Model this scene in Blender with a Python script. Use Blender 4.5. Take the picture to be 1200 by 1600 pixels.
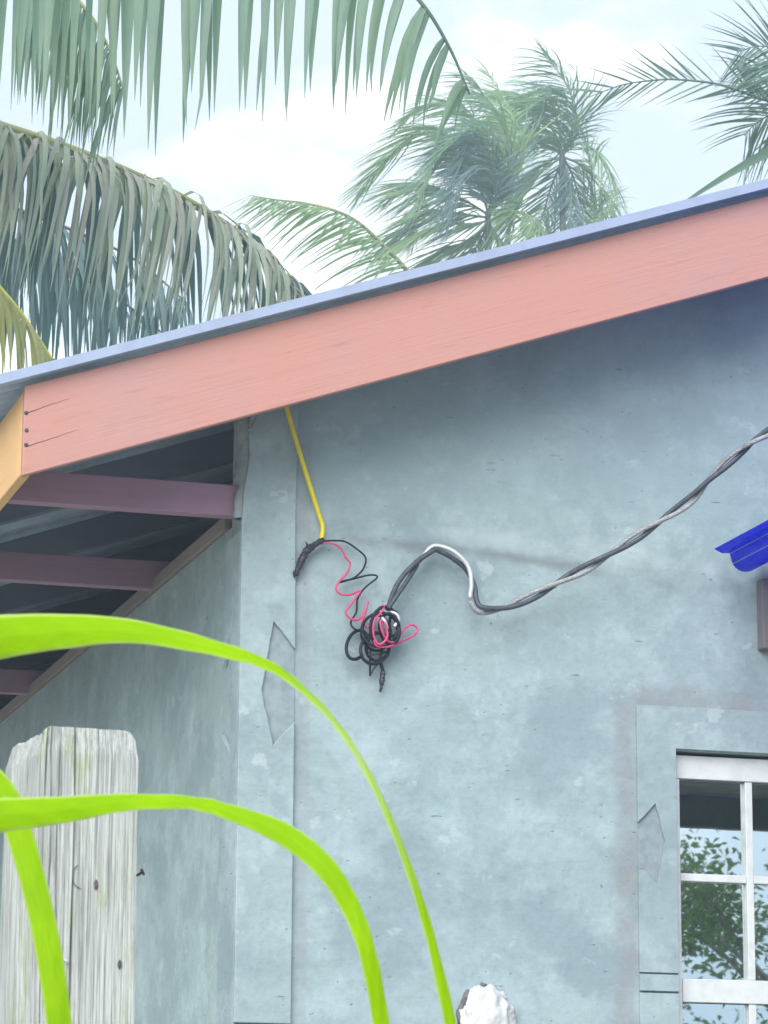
import bpy, bmesh, math, random
from mathutils import Vector as V, Matrix, noise
for o in list(bpy.data.objects): bpy.data.objects.remove(o)
random.seed(7)
SC = bpy.context.scene
COL = SC.collection
PI = math.pi

# ------------------------------------------------------------------ camera
YAW, PITCH, ROLL = (math.radians(a) for a in (16.6116, 12.7532, 0.3572))
FPX = 5000.0                                   # focal length in photo pixels (1200 x 1600)
_f = V((math.sin(YAW)*math.cos(PITCH), math.cos(YAW)*math.cos(PITCH), math.sin(PITCH)))
_r = V((math.cos(YAW), -math.sin(YAW), 0))
_u = _r.cross(_f)
RIGHT = math.cos(ROLL)*_r + math.sin(ROLL)*_u
UP = -math.sin(ROLL)*_r + math.cos(ROLL)*_u
FWD = _f
CAM = V((-2.01443, -8.03142, 1.6))
cd = bpy.data.cameras.new('camera')
cam = bpy.data.objects.new('camera', cd); COL.objects.link(cam)
m = Matrix((RIGHT, UP, -FWD)).transposed().to_4x4(); m.translation = CAM
cam.matrix_world = m
cd.sensor_fit = 'VERTICAL'; cd.sensor_height = 36; cd.sensor_width = 27
cd.lens = 36*FPX/1600
cd.clip_end = 5000; cd.clip_start = 0.05
cd.dof.use_dof = True; cd.dof.focus_distance = 8.6; cd.dof.aperture_fstop = 34
SC.camera = cam
SC.render.resolution_x = 768; SC.render.resolution_y = 1024

# ------------------------------------------------------------------ sky, sun, exposure
SUN_TO = V((-0.48, -0.74, 0.53)).normalized()   # towards the sun: high, in front of the wall, from the left
W = bpy.data.worlds.new('World'); SC.world = W; W.use_nodes = True
nt = W.node_tree; N = nt.nodes; Lk = nt.links; N.clear()
sky = N.new('ShaderNodeTexSky'); sky.sky_type = 'NISHITA'; sky.sun_disc = False
sky.sun_elevation = math.asin(SUN_TO.z); sky.sun_rotation = math.atan2(SUN_TO.x, SUN_TO.y)
sky.air_density = 1.0; sky.dust_density = 2.0; sky.ozone_density = 2.0
tc = N.new('ShaderNodeTexCoord')
mp = N.new('ShaderNodeMapping'); mp.inputs['Location'].default_value = (0.37, 0.1, 0.52); mp.inputs['Scale'].default_value = (1, 1, 1.5)
Lk.new(tc.outputs['Generated'], mp.inputs['Vector'])
cn = N.new('ShaderNodeTexNoise'); cn.inputs['Scale'].default_value = 6.5; cn.inputs['Detail'].default_value = 7; cn.inputs['Roughness'].default_value = .52
cn.inputs['Distortion'].default_value = .35
Lk.new(mp.outputs['Vector'], cn.inputs['Vector'])
cr = N.new('ShaderNodeMapRange'); cr.inputs['From Min'].default_value = .54; cr.inputs['From Max'].default_value = .66
cr.interpolation_type = 'SMOOTHSTEP'
Lk.new(cn.outputs['Fac'], cr.inputs['Value'])
sc_ = N.new('ShaderNodeMix'); sc_.data_type = 'RGBA'
SKYSTR = 0.05
pale = N.new('ShaderNodeMix'); pale.data_type = 'RGBA'; pale.inputs['Factor'].default_value = .84   # thin high veil over the blue
Lk.new(sky.outputs['Color'], pale.inputs['A']); pale.inputs['B'].default_value = (5.2, 5.75, 6.3, 1)
Lk.new(cr.outputs['Result'], sc_.inputs['Factor']); Lk.new(pale.outputs['Result'], sc_.inputs['A'])
sc_.inputs['B'].default_value = (8.4, 8.5, 8.7, 1)
bg = N.new('ShaderNodeBackground'); bg.inputs['Strength'].default_value = SKYSTR
Lk.new(sc_.outputs['Result'], bg.inputs['Color'])
ow = N.new('ShaderNodeOutputWorld'); Lk.new(bg.outputs['Background'], ow.inputs['Surface'])
sl = bpy.data.lights.new('sun', 'SUN'); sl.energy = 1.3; sl.angle = math.radians(55); sl.color = (1.0, .985, .96)
so = bpy.data.objects.new('sun', sl); COL.objects.link(so)
so.rotation_euler = (-SUN_TO).to_track_quat('-Z', 'Y').to_euler(); so.location = (-5, -8, 12)
vs = SC.view_settings; vs.view_transform = 'Standard'; vs.look = 'None'; vs.gamma = 1; vs.use_curve_mapping = False
vs.exposure = 2.03
SC.cycles.max_bounces = 7; SC.cycles.diffuse_bounces = 3; SC.cycles.glossy_bounces = 3; SC.cycles.transmission_bounces = 4; SC.cycles.volume_bounces = 0; SC.cycles.caustics_reflective = False; SC.cycles.caustics_refractive = False

ADDED_HAZE = .0052
# ------------------------------------------------------------------ places read off the photograph, put on real planes
def ray(px, py): return FWD*FPX + RIGHT*(px-600) - UP*(py-800)
def onY(px, py, Y=0.0):
    v = ray(px, py); return CAM + v*((Y-CAM.y)/v.y)
def onX(px, py, X=0.0):
    v = ray(px, py); return CAM + v*((X-CAM.x)/v.x)
def at(px, py, d):                              # d metres along the optical axis
    return CAM + ray(px, py)*(d/FPX)

# ------------------------------------------------------------------ materials
MATS = {}
class NB:
    def __init__(s, name):
        s.m = bpy.data.materials.new(name); s.m.use_nodes = True
        s.t = s.m.node_tree; s.t.nodes.clear(); MATS[name] = s.m
        s.co = s.n('ShaderNodeTexCoord').outputs['Object']
    def n(s, k, **kw):
        a = s.t.nodes.new(k)
        for q, v in kw.items(): setattr(a, q, v)
        return a
    def put(s, sock, v):
        if hasattr(v, 'is_output'): s.t.links.new(v, sock)
        else: sock.default_value = v
    def noise(s, scale, detail=6, rough=.55, dist=0, vec=None, out='Fac'):
        a = s.n('ShaderNodeTexNoise')
        a.inputs['Scale'].default_value = scale; a.inputs['Detail'].default_value = detail
        a.inputs['Roughness'].default_value = rough; a.inputs['Distortion'].default_value = dist
        s.put(a.inputs['Vector'], vec if vec is not None else s.co); return a.outputs[out]
    def map(s, scale=(1, 1, 1), loc=(0, 0, 0), rot=(0, 0, 0), vec=None):
        a = s.n('ShaderNodeMapping'); a.inputs['Scale'].default_value = scale; a.inputs['Location'].default_value = loc
        a.inputs['Rotation'].default_value = rot
        s.put(a.inputs['Vector'], vec if vec is not None else s.co); return a.outputs['Vector']
    def rng(s, v, a, b, c=0., d=1., smooth=True):
        q = s.n('ShaderNodeMapRange'); q.interpolation_type = 'SMOOTHSTEP' if smooth else 'LINEAR'
        s.put(q.inputs['Value'], v)
        for k, x in zip(('From Min', 'From Max', 'To Min', 'To Max'), (a, b, c, d)): q.inputs[k].default_value = x
        return q.outputs['Result']
    def mix(s, f, a, b, mode='MIX'):
        q = s.n('ShaderNodeMix', data_type='RGBA', blend_type=mode)
        s.put(q.inputs['Factor'], f)
        for k, x in (('A', a), ('B', b)): s.put(q.inputs[k], x if hasattr(x, 'is_output') else (*x, 1))
        return q.outputs['Result']
    def math(s, op, a, b=0.):
        q = s.n('ShaderNodeMath', operation=op); s.put(q.inputs[0], a); s.put(q.inputs[1], b); return q.outputs[0]
    def sep(s):
        q = s.n('ShaderNodeSeparateXYZ'); s.put(q.inputs[0], s.co); return q.outputs
    def bump(s, h, strength=.3, dist=.01):
        q = s.n('ShaderNodeBump'); q.inputs['Strength'].default_value = strength; q.inputs['Distance'].default_value = dist
        s.put(q.inputs['Height'], h); return q.outputs['Normal']
    def out(s, col, rough=.8, normal=None, metallic=0., trans=0., tcol=None, spec=.5):
        p = s.n('ShaderNodeBsdfPrincipled')
        s.put(p.inputs['Base Color'], col if hasattr(col, 'is_output') else (*col, 1))
        s.put(p.inputs['Roughness'], rough); s.put(p.inputs['Metallic'], metallic); p.inputs['Specular IOR Level'].default_value = spec
        if normal is not None: s.put(p.inputs['Normal'], normal)
        res = p.outputs[0]
        if trans:
            t = s.n('ShaderNodeBsdfTranslucent'); s.put(t.inputs['Color'], tcol if hasattr(tcol, 'is_output') else (*tcol, 1))
            mx = s.n('ShaderNodeMixShader'); mx.inputs[0].default_value = trans
            s.t.links.new(res, mx.inputs[1]); s.t.links.new(t.outputs[0], mx.inputs[2]); res = mx.outputs[0]
        o = s.n('ShaderNodeOutputMaterial'); s.t.links.new(res, o.inputs['Surface'])
        return s.m

def mat_plaster(name, lo, hi, front=False, band=False, dragamt=.4):
    b = NB(name)
    big = b.noise(1.3, 5, .6, .3); mid = b.noise(6.5, 6, .66, .08); fine = b.noise(60, 3, .6); sp = b.noise(24, 4, .6)
    c = b.mix(b.rng(big, .34, .68), lo, hi)
    c = b.mix(b.rng(mid, .44, .66, 0, .60), c, tuple(x*1.20 for x in hi))
    cl = b.noise(2.6, 6, .66, .15, b.map((1, 1, 1.2), loc=(7, 2, 3)))
    c = b.mix(b.rng(cl, .47, .62, 0, .60), c, (lo[0]*.74, lo[1]*.76, lo[2]*.80))
    c = b.mix(b.rng(sp, .50, .66, 0, .30), c, tuple(x*.80 for x in lo))
    c = b.mix(b.rng(fine, .35, .65, .12, 0), c, tuple(x*.6 for x in lo))
    # trowel drag
    drag = b.noise(4, 6, .62, .25, b.map((.6, .6, 2.4), rot=(0, .3, 0)))
    c = b.mix(b.rng(drag, .54, .72, 0, dragamt), c, tuple(x*.68 for x in lo))
    # pale lime dabs with fairly hard edges
    sm = b.noise(8, 6, .62, .2, b.map((1, 1, 1.2), loc=(3, 1, 5)))
    c = b.mix(b.rng(sm, .62, .67, 0, .42), c, (.50, .575, .60))
    # small dark nicks, two sizes and directions
    nick = None
    for (sc_n, rt, st_, lc, r1) in ((13, .7, (1, 1, 2.2), (0, 0, 0), .10), (9, -.5, (.55, .55, 2.6), (4, 2, 1), .10), (26, .2, (1, 1, 1.5), (1, 6, 2), .13)):
        vo = b.n('ShaderNodeTexVoronoi'); vo.inputs['Scale'].default_value = sc_n
        b.put(vo.inputs['Vector'], b.map(st_, loc=lc, rot=(0, rt, 0)))
        k = b.math('MULTIPLY', b.rng(vo.outputs['Distance'], .03, r1, 1, 0), b.rng(b.noise(3.1, 2, vec=b.map(loc=lc)), .47, .53))
        k = b.math('MULTIPLY', k, b.rng(b.noise(40, 3), .42, .6))
        nick = k if nick is None else b.math('MAXIMUM', nick, k)
    c = b.mix(b.math('MULTIPLY', nick, .45), c, (.11, .135, .15))
    if front:
        x, y, z = b.sep()
        wob = b.math('MULTIPLY', b.math('SUBTRACT', b.noise(2.2, 5), .5), .16)
        zz = b.math('ADD', z, wob)
        # the pour joint: pale skim above it, a dirty ragged line along it, smoother, more even gable plaster above
        up = b.rng(zz, 3.42, 3.62)
        c = b.mix(b.math('MULTIPLY', up, .35), c, (.33, .43, .45))
        zl = b.math('ADD', zz, b.math('MULTIPLY', x, .055))
        line = b.math('MULTIPLY', b.rng(b.math('ABSOLUTE', b.math('SUBTRACT', zl, 3.425)), .0, .026, 1, 0), b.rng(b.noise(3.4, 4), .38, .58))
        c = b.mix(b.math('MULTIPLY', line, .75), c, (.19, .215, .22))
        skim = b.rng(b.math('ABSOLUTE', b.math('SUBTRACT', zl, 3.475)), .0, .05, 1, 0)
        c = b.mix(b.math('MULTIPLY', skim, b.math('MULTIPLY', b.rng(b.noise(5, 4), .4, .65), .6)), c, (.46, .535, .56))
        # darker strip beside the corner band, run of rough mortar outside the window surround
        e1 = b.rng(b.math('ABSOLUTE', b.math('SUBTRACT', x, .158)), .012, .03, 1, 0)
        wob2 = b.math('MULTIPLY', b.math('SUBTRACT', b.noise(6, 4), .5), .05)
        e2 = b.rng(b.math('ABSOLUTE', b.math('SUBTRACT', b.math('ADD', x, wob2), 1.065)), .015, .05, 1, 0)
        e2 = b.math('MULTIPLY', e2, b.rng(z, 3.06, 3.0))
        e3 = b.rng(b.math('ABSOLUTE', b.math('SUBTRACT', b.math('ADD', z, wob2), 3.035)), .015, .05, 1, 0)
        e3 = b.math('MULTIPLY', e3, b.rng(x, 1.06, 1.12))
        e = b.math('MAXIMUM', b.math('MULTIPLY', e1, .6), b.math('MAXIMUM', e2, e3))
        c = b.mix(b.math('MULTIPLY', e, b.rng(b.noise(14, 4), .3, .7, .25, .75)), c, (.265, .27, .28))
    h = b.math('ADD', b.math('MULTIPLY', mid, .9), b.math('ADD', b.math('MULTIPLY', fine, .16), b.math('MULTIPLY', drag, .6)))
    h = b.math('SUBTRACT', h, b.math('MULTIPLY', nick, .5))
    return b.out(c, b.rng(mid, .3, .7, .72, .95), b.bump(h, .5, .012), spec=.25)

mat_plaster('plaster', (.285, .372, .392), (.348, .44, .46), front=True)
mat_plaster('plaster_side', (.305, .40, .40), (.365, .465, .465), dragamt=.12)
mat_plaster('plaster_band', (.292, .378, .395), (.345, .435, .452), dragamt=.25)

def mat_wood(name, a, b_, dark, axis='X', gscale=1., rough=.6, amt=.5, bump=.25, slope=0.):
    b = NB(name)
    st = {'X': (1.2, 40, 40), 'Z': (40, 40, 1.2), 'Y': (40, 1.2, 40)}[axis]
    st = tuple(k*gscale for k in st)
    rot = (0, slope, 0)
    vec = b.map((1, 1, 1), rot=rot)
    g = b.noise(1.0, 8, .65, .5, b.map(st, vec=vec)); blot = b.noise(2.2, 5, .6, .4)
    c = b.mix(b.rng(blot, .35, .68), a, b_)
    c = b.mix(b.rng(g, .56, .80, 0, amt), c, dark)
    st2 = tuple(k*(.35 if k > 20 else 1.5) for k in st)
    c = b.mix(b.rng(b.noise(1.0, 6, .6, .2, b.map(st2, loc=(4, 2, 7), vec=vec)), .60, .75, 0, amt*.7), c, dark)
    return b.out(c, rough, b.bump(g, bump, .004), spec=.3)

mat_wood('fascia_paint', (.49, .243, .20), (.45, .252, .238), (.29, .125, .095), 'X', 3.2, .55, .5, slope=math.atan(.348))
mat_wood('eave_paint', (.82, .50, .20), (.76, .46, .21), (.42, .24, .12), 'Y', 1., .6, .5)
mat_wood('joist_wood', (.34, .215, .29), (.38, .245, .325), (.21, .135, .18), 'X', 1., .8, .7)
mat_wood('rafter_wood', (.20, .225, .29), (.24, .26, .33), (.13, .13, .17), 'X', 1., .85, .7)
mat_wood('joist_edge', (.30, .25, .24), (.26, .21, .21), (.15, .12, .12), 'X', 1., .85, .7)
mat_wood('plate_wood', (.22, .20, .185), (.28, .245, .22), (.12, .10, .09), 'Y', 1., .85, .8)
mat_wood('brown_wood', (.15, .14, .155), (.19, .17, .185), (.08, .07, .08), 'Z', 1., .8, .7)

def mat_post():
    b = NB('post_wood')
    g = b.noise(1., 5, .7, .2, b.map((420, 420, 8))); g1 = b.noise(1., 5, .6, .4, b.map((90, 90, 3.), loc=(2, 7, 1)))
    g2 = b.noise(1., 5, .6, .4, b.map((14, 14, 3.), loc=(3, 1, 2)))
    c = b.mix(b.rng(g2, .36, .64), (.44, .47, .45), (.56, .59, .565))
    c = b.mix(b.rng(b.noise(1., 6, .7, .5, b.map((20, 20, 8.), loc=(8, 3, 1))), .50, .66, 0, .75), c, (.37, .43, .24))   # lichen
    c = b.mix(b.rng(g1, .50, .70, 0, .5), c, (.30, .31, .305))
    c = b.mix(b.rng(g, .46, .64, 0, .7), c, (.20, .195, .20))
    c = b.mix(b.rng(g, .32, .46, .5, 0), c, (.64, .67, .645))
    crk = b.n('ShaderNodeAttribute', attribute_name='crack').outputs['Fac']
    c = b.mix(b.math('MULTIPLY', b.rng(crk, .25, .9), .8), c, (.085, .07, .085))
    c = b.mix(b.rng(b.noise(1., 5, .6, .3, b.map((30, 30, 4.), loc=(1, 5, 3))), .66, .74, 0, .7), c, (.20, .165, .185))
    return b.out(c, .95, b.bump(b.math('ADD', g, g1), .7, .004), spec=.1)
mat_post()

def mat_metal(name, col, rough, nscale=12, metallic=.9, amt=.25):
    b = NB(name); n = b.noise(nscale, 5, .6)
    c = b.mix(b.rng(n, .35, .7), col, tuple(x*(1-amt) for x in col))
    return b.out(c, b.rng(n, .3, .7, rough*.8, min(1, rough*1.3)), b.bump(n, .08, .003), metallic=metallic)
mat_metal('zinc', (.46, .49, .53), .45, 9, .75)
mat_metal('zinc_under', (.44, .57, .72), .6, 6, .1)
mat_metal('flashing', (.33, .39, .53), .5, 14, .15, .12)
mat_metal('steel_wire', (.40, .42, .43), .5, 120, .5)
mat_metal('alu_wire', (.60, .62, .64), .45, 60, .35, .12)
mat_metal('nail_metal', (.10, .055, .05), .8, 60, .2)
mat_metal('galv_nail', (.12, .10, .10), .7, 60, .4)

def mat_plain(name, col, rough=.5, nscale=20, amt=.2, bump=.1, spec=.5):
    b = NB(name); n = b.noise(nscale, 5, .6)
    c = b.mix(b.rng(n, .35, .7), col, tuple(x*(1-amt) for x in col))
    return b.out(c, b.rng(n, .3, .7, rough*.85, min(1, rough*1.2)), b.bump(n, bump, .003), spec=spec)
mat_plain('white_paint', (.66, .70, .69), .45, 25, .13)
mat_plain('yellow_plastic', (.78, .66, .02), .35, 40, .1)
mat_plain('black_rubber', (.014, .02, .032), .6, 80, .35, .1, .3)
mat_plain('grey_rubber', (.06, .075, .10), .5, 60, .35)
mat_plain('tape_black', (.03, .032, .05), .45, 120, .4, .5)
mat_plain('red_wire', (.66, .06, .20), .4, 70, .2)
mat_plain('cord', (.30, .31, .28), .9, 90, .3)
mat_plain('foam', (.60, .62, .62), .85, 40, .08, .6, .2)
mat_plain('broken_mortar', (.16, .165, .17), .95, 50, .5, .8, .1)
mat_plain('mortar', (.37, .435, .455), .95, 22, .3, .7, .1)
mat_plain('far_bark', (.11, .14, .12), .95, 10, .4, .5, .1)
mat_plain('grey_board', (.10, .125, .125), .8, 8, .3)
mat_plain('glint_blue', (.42, .50, .85), .4, 40, .5)  # pale blue of the highlights drawn on the awning folds
mat_plain('notch_mortar', (.285, .345, .37), .95, 30, .2, .6, .1)
mat_plain('trunk_bark', (.23, .20, .17), .95, 14, .4, .8, .1)
mat_plain('soil_grass', (.42, .39, .34), .95, 1.2, .3, .5, .1)
def mat_blue():
    b = NB('blue_sheet'); n = b.noise(30, 6, .6, .4, b.map((1, .25, 1)))
    c = b.mix(b.rng(n, .60, .72, 0, .5), (.0, .03, .95), (.10, .19, .90))
    return b.out(c, b.rng(n, .3, .7, .16, .32), spec=.6, trans=.7, tcol=(.0, .06, 1.0))
mat_blue()
def mat_glass():
    b = NB('mirror_glass'); n = b.noise(3, 2)
    return b.out((.80, .88, .90), .012, b.bump(n, .012, .02), metallic=1.)
mat_glass()

def mat_leaf(name, a, b_, tip, trans=.35, rough=.45, scale=3., dry=None, dryamt=.0, tmul=1.4):
    b = NB(name)
    oi = b.n('ShaderNodeObjectInfo').outputs['Random']
    n = b.noise(scale, 4, .6)
    k = b.math('FRACT', b.math('ADD', b.math('MULTIPLY', n, 1.2), oi))
    c = b.mix(b.rng(n, .33, .68), a, b_)
    c = b.mix(b.math('MULTIPLY', oi, .45), c, tip)
    if dry:
        c = b.mix(b.math('MULTIPLY', b.rng(b.math('ADD', b.noise(scale*1.7, 5, .65, .5), b.math('MULTIPLY', oi, .35)), .60, .80), dryamt), c, dry)
    st = b.noise(1, 4, .6, .2, b.map((90, 90, 4)))
    c = b.mix(b.rng(st, .5, .75, 0, .35), c, tuple(x*.6 for x in a))
    tcol = b.mix(1., c, (tmul, tmul*1.05, tmul*.75), 'MULTIPLY')
    return b.out(c, rough, None, trans=trans, tcol=tcol, spec=.4)
mat_leaf('palm_near', (.145, .23, .20), (.185, .28, .225), (.23, .31, .20), .40, tmul=1.5)
mat_leaf('palm_old', (.26, .33, .26), (.36, .41, .32), (.42, .44, .36), .30, .5, 4., (.37, .345, .33), .8)
mat_leaf('palm_dark', (.12, .20, .22), (.155, .245, .245), (.18, .25, .22), .25, .5)
mat_leaf('palm_yellow', (.30, .33, .12), (.36, .39, .18), (.42, .42, .16), .35, .5, 5., (.36, .30, .18), .5)
mat_leaf('palm_far', (.15, .26, .17), (.22, .35, .20), (.32, .42, .18), .35, .42, 1.3)
mat_leaf('palm_far_lime', (.22, .34, .17), (.28, .40, .20), (.3, .38, .16), .4, .42, 1.3)
mat_leaf('palm_right', (.10, .19, .17), (.13, .22, .18), (.15, .2, .12), .35, .45, 2.)
mat_leaf('rachis', (.24, .27, .12), (.30, .32, .15), (.30, .3, .15), .0, .5)
mat_leaf('rachis_yellow', (.55, .52, .10), (.60, .56, .14), (.5, .5, .1), .0, .5)
mat_leaf('rachis_brown', (.24, .19, .16), (.20, .15, .15), (.25, .22, .14), .0, .6)
mat_leaf('tree_leaf', (.02, .07, .008), (.05, .125, .014), (.12, .18, .02), .3, .35, 1.5)
def mat_blade():
    b = NB('lime_blade')
    at_ = b.n('ShaderNodeAttribute', attribute_name='across').outputs['Fac']
    al = b.n('ShaderNodeAttribute', attribute_name='along').outputs['Fac']
    cb = b.n('ShaderNodeCombineXYZ'); b.put(cb.inputs[0], b.math('MULTIPLY', at_, 9.)); b.put(cb.inputs[1], b.math('MULTIPLY', al, 1.3))
    st = b.noise(1.6, 4, .6, 0, cb.outputs[0]); n = b.noise(7, 4)
    ab = b.math('ABSOLUTE', at_)
    c = b.mix(b.rng(n, .35, .68), (.34, .60, .0), (.43, .68, .0))
    c = b.mix(b.rng(st, .40, .66, 0, .5), c, (.27, .50, .0))
    c = b.mix(b.rng(st, .56, .72, 0, .5), c, (.52, .70, .03))
    c = b.mix(b.rng(ab, .0, .10, .18, 0), c, (.50, .70, .05))
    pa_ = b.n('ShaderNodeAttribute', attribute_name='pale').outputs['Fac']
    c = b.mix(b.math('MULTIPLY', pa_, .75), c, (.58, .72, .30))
    c = b.mix(b.rng(ab, .78, .97, 0, .75), c, (.66, .79, .28))
    t = b.mix(1., c, (1.2, 1.15, .4), 'MULTIPLY')
    return b.out(c, .45, b.bump(st, .35, .002), trans=.5, tcol=t, spec=.12)
mat_blade()
mat_plain('blade_rib', (.45, .60, .12), .45, 30, .1)

# ------------------------------------------------------------------ builders
def tag(o, label=None, cat=None, group=None, kind=None):
    for k, v in (('label', label), ('category', cat), ('group', group), ('kind', kind)):
        if v: o[k] = v
    return o
def empty(name, loc=(0, 0, 0)):
    o = bpy.data.objects.new(name, None); COL.objects.link(o); o.location = loc; o.empty_display_size = .2
    return o
def mesh(name, verts, faces, mat, parent=None, smooth=False):
    me = bpy.data.meshes.new(name); me.from_pydata([tuple(v) for v in verts], [], faces); me.update()
    bm = bmesh.new(); bm.from_mesh(me); bmesh.ops.recalc_face_normals(bm, faces=bm.faces); bm.to_mesh(me); bm.free()
    if smooth:
        me.polygons.foreach_set('use_smooth', [True]*len(me.polygons))
    for mm in (mat if isinstance(mat, (list, tuple)) else [mat]): me.materials.append(MATS[mm])
    o = bpy.data.objects.new(name, me); COL.objects.link(o)
    if parent:
        o.parent = parent; o.matrix_parent_inverse = Matrix.Translation(-abs_loc(parent))
    return o
def abs_loc(p):
    l = V(p.location) if p.type == 'EMPTY' else V((0, 0, 0))
    return l + (abs_loc(p.parent) - abs_loc(p.parent) if p.parent else V((0, 0, 0)))
def bevel(o, w=.003, seg=2):
    b = o.modifiers.new('bevel', 'BEVEL'); b.width = w; b.segments = seg; b.limit_method = 'ANGLE'; b.angle_limit = math.radians(40)
    return o
BF = [(0, 1, 2, 3), (7, 6, 5, 4), (0, 4, 5, 1), (1, 5, 6, 2), (2, 6, 7, 3), (3, 7, 4, 0)]
def box(name, x0, x1, y0, y1, z0, z1, mat, parent=None, bv=.003):
    v = [(x0, y0, z0), (x1, y0, z0), (x1, y1, z0), (x0, y1, z0), (x0, y0, z1), (x1, y0, z1), (x1, y1, z1), (x0, y1, z1)]
    o = mesh(name, v, BF, mat, parent)
    return bevel(o, bv) if bv else o
def prism(name, poly, axis, a, b, mat, parent=None, bv=0):
    """extrude a 2-D polygon: axis 'Y' takes (x,z) points, axis 'X' takes (y,z) points"""
    n = len(poly)
    mk = (lambda p, t: (p[0], t, p[1])) if axis == 'Y' else (lambda p, t: (t, p[0], p[1]))
    v = [mk(p, a) for p in poly] + [mk(p, b) for p in poly]
    f = [tuple(range(n)), tuple(range(2*n-1, n-1, -1))] + [(i, (i+1) % n, n+(i+1) % n, n+i) for i in range(n)]
    o = mesh(name, v, f, mat, parent)
    return bevel(o, bv) if bv else o
def catmull(P, step=8):
    P = [V(p) for p in P]; Q = [2*P[0]-P[1]] + P + [2*P[-1]-P[-2]]; out = []
    for i in range(1, len(Q)-2):
        a, b, c, d = Q[i-1:i+3]
        for k in range(step):
            t = k/step
            out.append(.5*((2*b) + (c-a)*t + (2*a-5*b+4*c-d)*t*t + (3*b-a-3*c+d)*t**3))
    out.append(P[-1]); return out
def tube_geo(P, r, sides=8, verts=None, faces=None):
    verts = [] if verts is None else verts; faces = [] if faces is None else faces
    n = len(P); base = len(verts)
    T = [(P[min(i+1, n-1)] - P[max(i-1, 0)]).normalized() for i in range(n)]
    u = T[0].orthogonal().normalized()
    for i in range(n):
        u = (u - T[i]*u.dot(T[i])); u = u.normalized() if u.length > 1e-6 else T[i].orthogonal().normalized()
        w = T[i].cross(u); rr = r(i/(n-1)) if callable(r) else r
        for k in range(sides):
            a = 2*PI*k/sides; verts.append(P[i] + (u*math.cos(a) + w*math.sin(a))*rr)
    for i in range(n-1):
        for k in range(sides):
            a = base+i*sides+k; b = base+i*sides+(k+1) % sides
            faces.append((a, b, b+sides, a+sides))
    faces.append(tuple(base+k for k in range(sides))[::-1]); faces.append(tuple(base+(n-1)*sides+k for k in range(sides)))
    return verts, faces
def tube(name, P, r, mat, parent=None, sides=8):
    v, f = tube_geo(P, r, sides); return mesh(name, v, f, mat, parent, True)
def nz(p, s, seed=0.): return noise.noise(V((p[0]*s+seed, p[1]*s+seed*.7, p[2]*s-seed)))

# ------------------------------------------------------------------ ground
gv, gf = [], []
G = [-900, -400, -150, -50] + [-30+4*i for i in range(21)] + [70, 200, 400, 900]
for j in G:
    for i in G: gv.append((i, j, (-.02 + .05*nz((i, j, 0), .13)) if abs(i) < 45 and abs(j) < 45 else -.02))
ng = len(G)
for j in range(ng-1):
    for i in range(ng-1): gf.append((j*ng+i, j*ng+i+1, (j+1)*ng+i+1, (j+1)*ng+i))
tag(mesh('ground', gv, gf, 'soil_grass'), kind='structure')

# ------------------------------------------------------------------ house
house = tag(empty('house'), 'grey cement rendered house with salmon fascia boards and zinc roof', 'house')
SL = .348                                        # roof slope
XE, YF = -.66, -.33                              # eave line, rake fascia face
RX = 4.0                                         # ridge
def rz(x, z0=3.677): return z0 + SL*((x if x < RX else 2*RX-x) - XE)
WX0, WZ1, WZ0 = 1.211, 2.893, 1.55               # window opening
WX1 = WX0+.90
# front wall: a slab with a window opening and a gable top
xs = [0, .6, WX0, WX1, 3, RX, 5, 6.5, 8]; zs = [0, 1, WZ0, WZ1, 3.4]
vv, ff = [], []; nx = len(xs)
for y in (0., .15):
    for k in range(len(zs)+1):
        for x in xs: vv.append((x, y, zs[k] if k < len(zs) else rz(x)-.03))
per = nx*(len(zs)+1)
def hole(i, k): return xs[i] == WX0 and zs[k] == WZ0
for k in range(len(zs)):
    for i in range(nx-1):
        a = k*nx+i
        if hole(i, k):
            ff += [(a, a+1, per+a+1, per+a), (a+nx, a+nx+1, per+a+nx+1, per+a+nx), (a, a+nx, per+a+nx, per+a), (a+1, a+nx+1, per+a+nx+1, per+a+1)]
            continue
        ff.append((a, a+1, a+nx+1, a+nx)); ff.append((per+a, per+a+nx, per+a+nx+1, per+a+1))
for i in range(nx-1):
    a = len(zs)*nx+i; ff += [(i, i+1, per+i+1, per+i), (a, a+1, per+a+1, per+a)]
for k in range(len(zs)):
    for a in (k*nx, k*nx+nx-1): ff.append((a, a+nx, per+a+nx, per+a))
mesh('front_wall', vv, ff, 'plaster', house)
YB = 9.0
box('side_wall', 0, .15, .152, YB, 0, 3.46, 'plaster_side', house, 0)
box('side_wall', 7.85, 8, .152, YB, 0, 3.46, 'plaster_side', house, 0)
prism('back_wall', [(0, 0), (8, 0), (8, 3.6), (RX, rz(RX)-.05), (0, 3.6)], 'Y', YB+.002, YB+.15, 'plaster_side', house)
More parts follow.
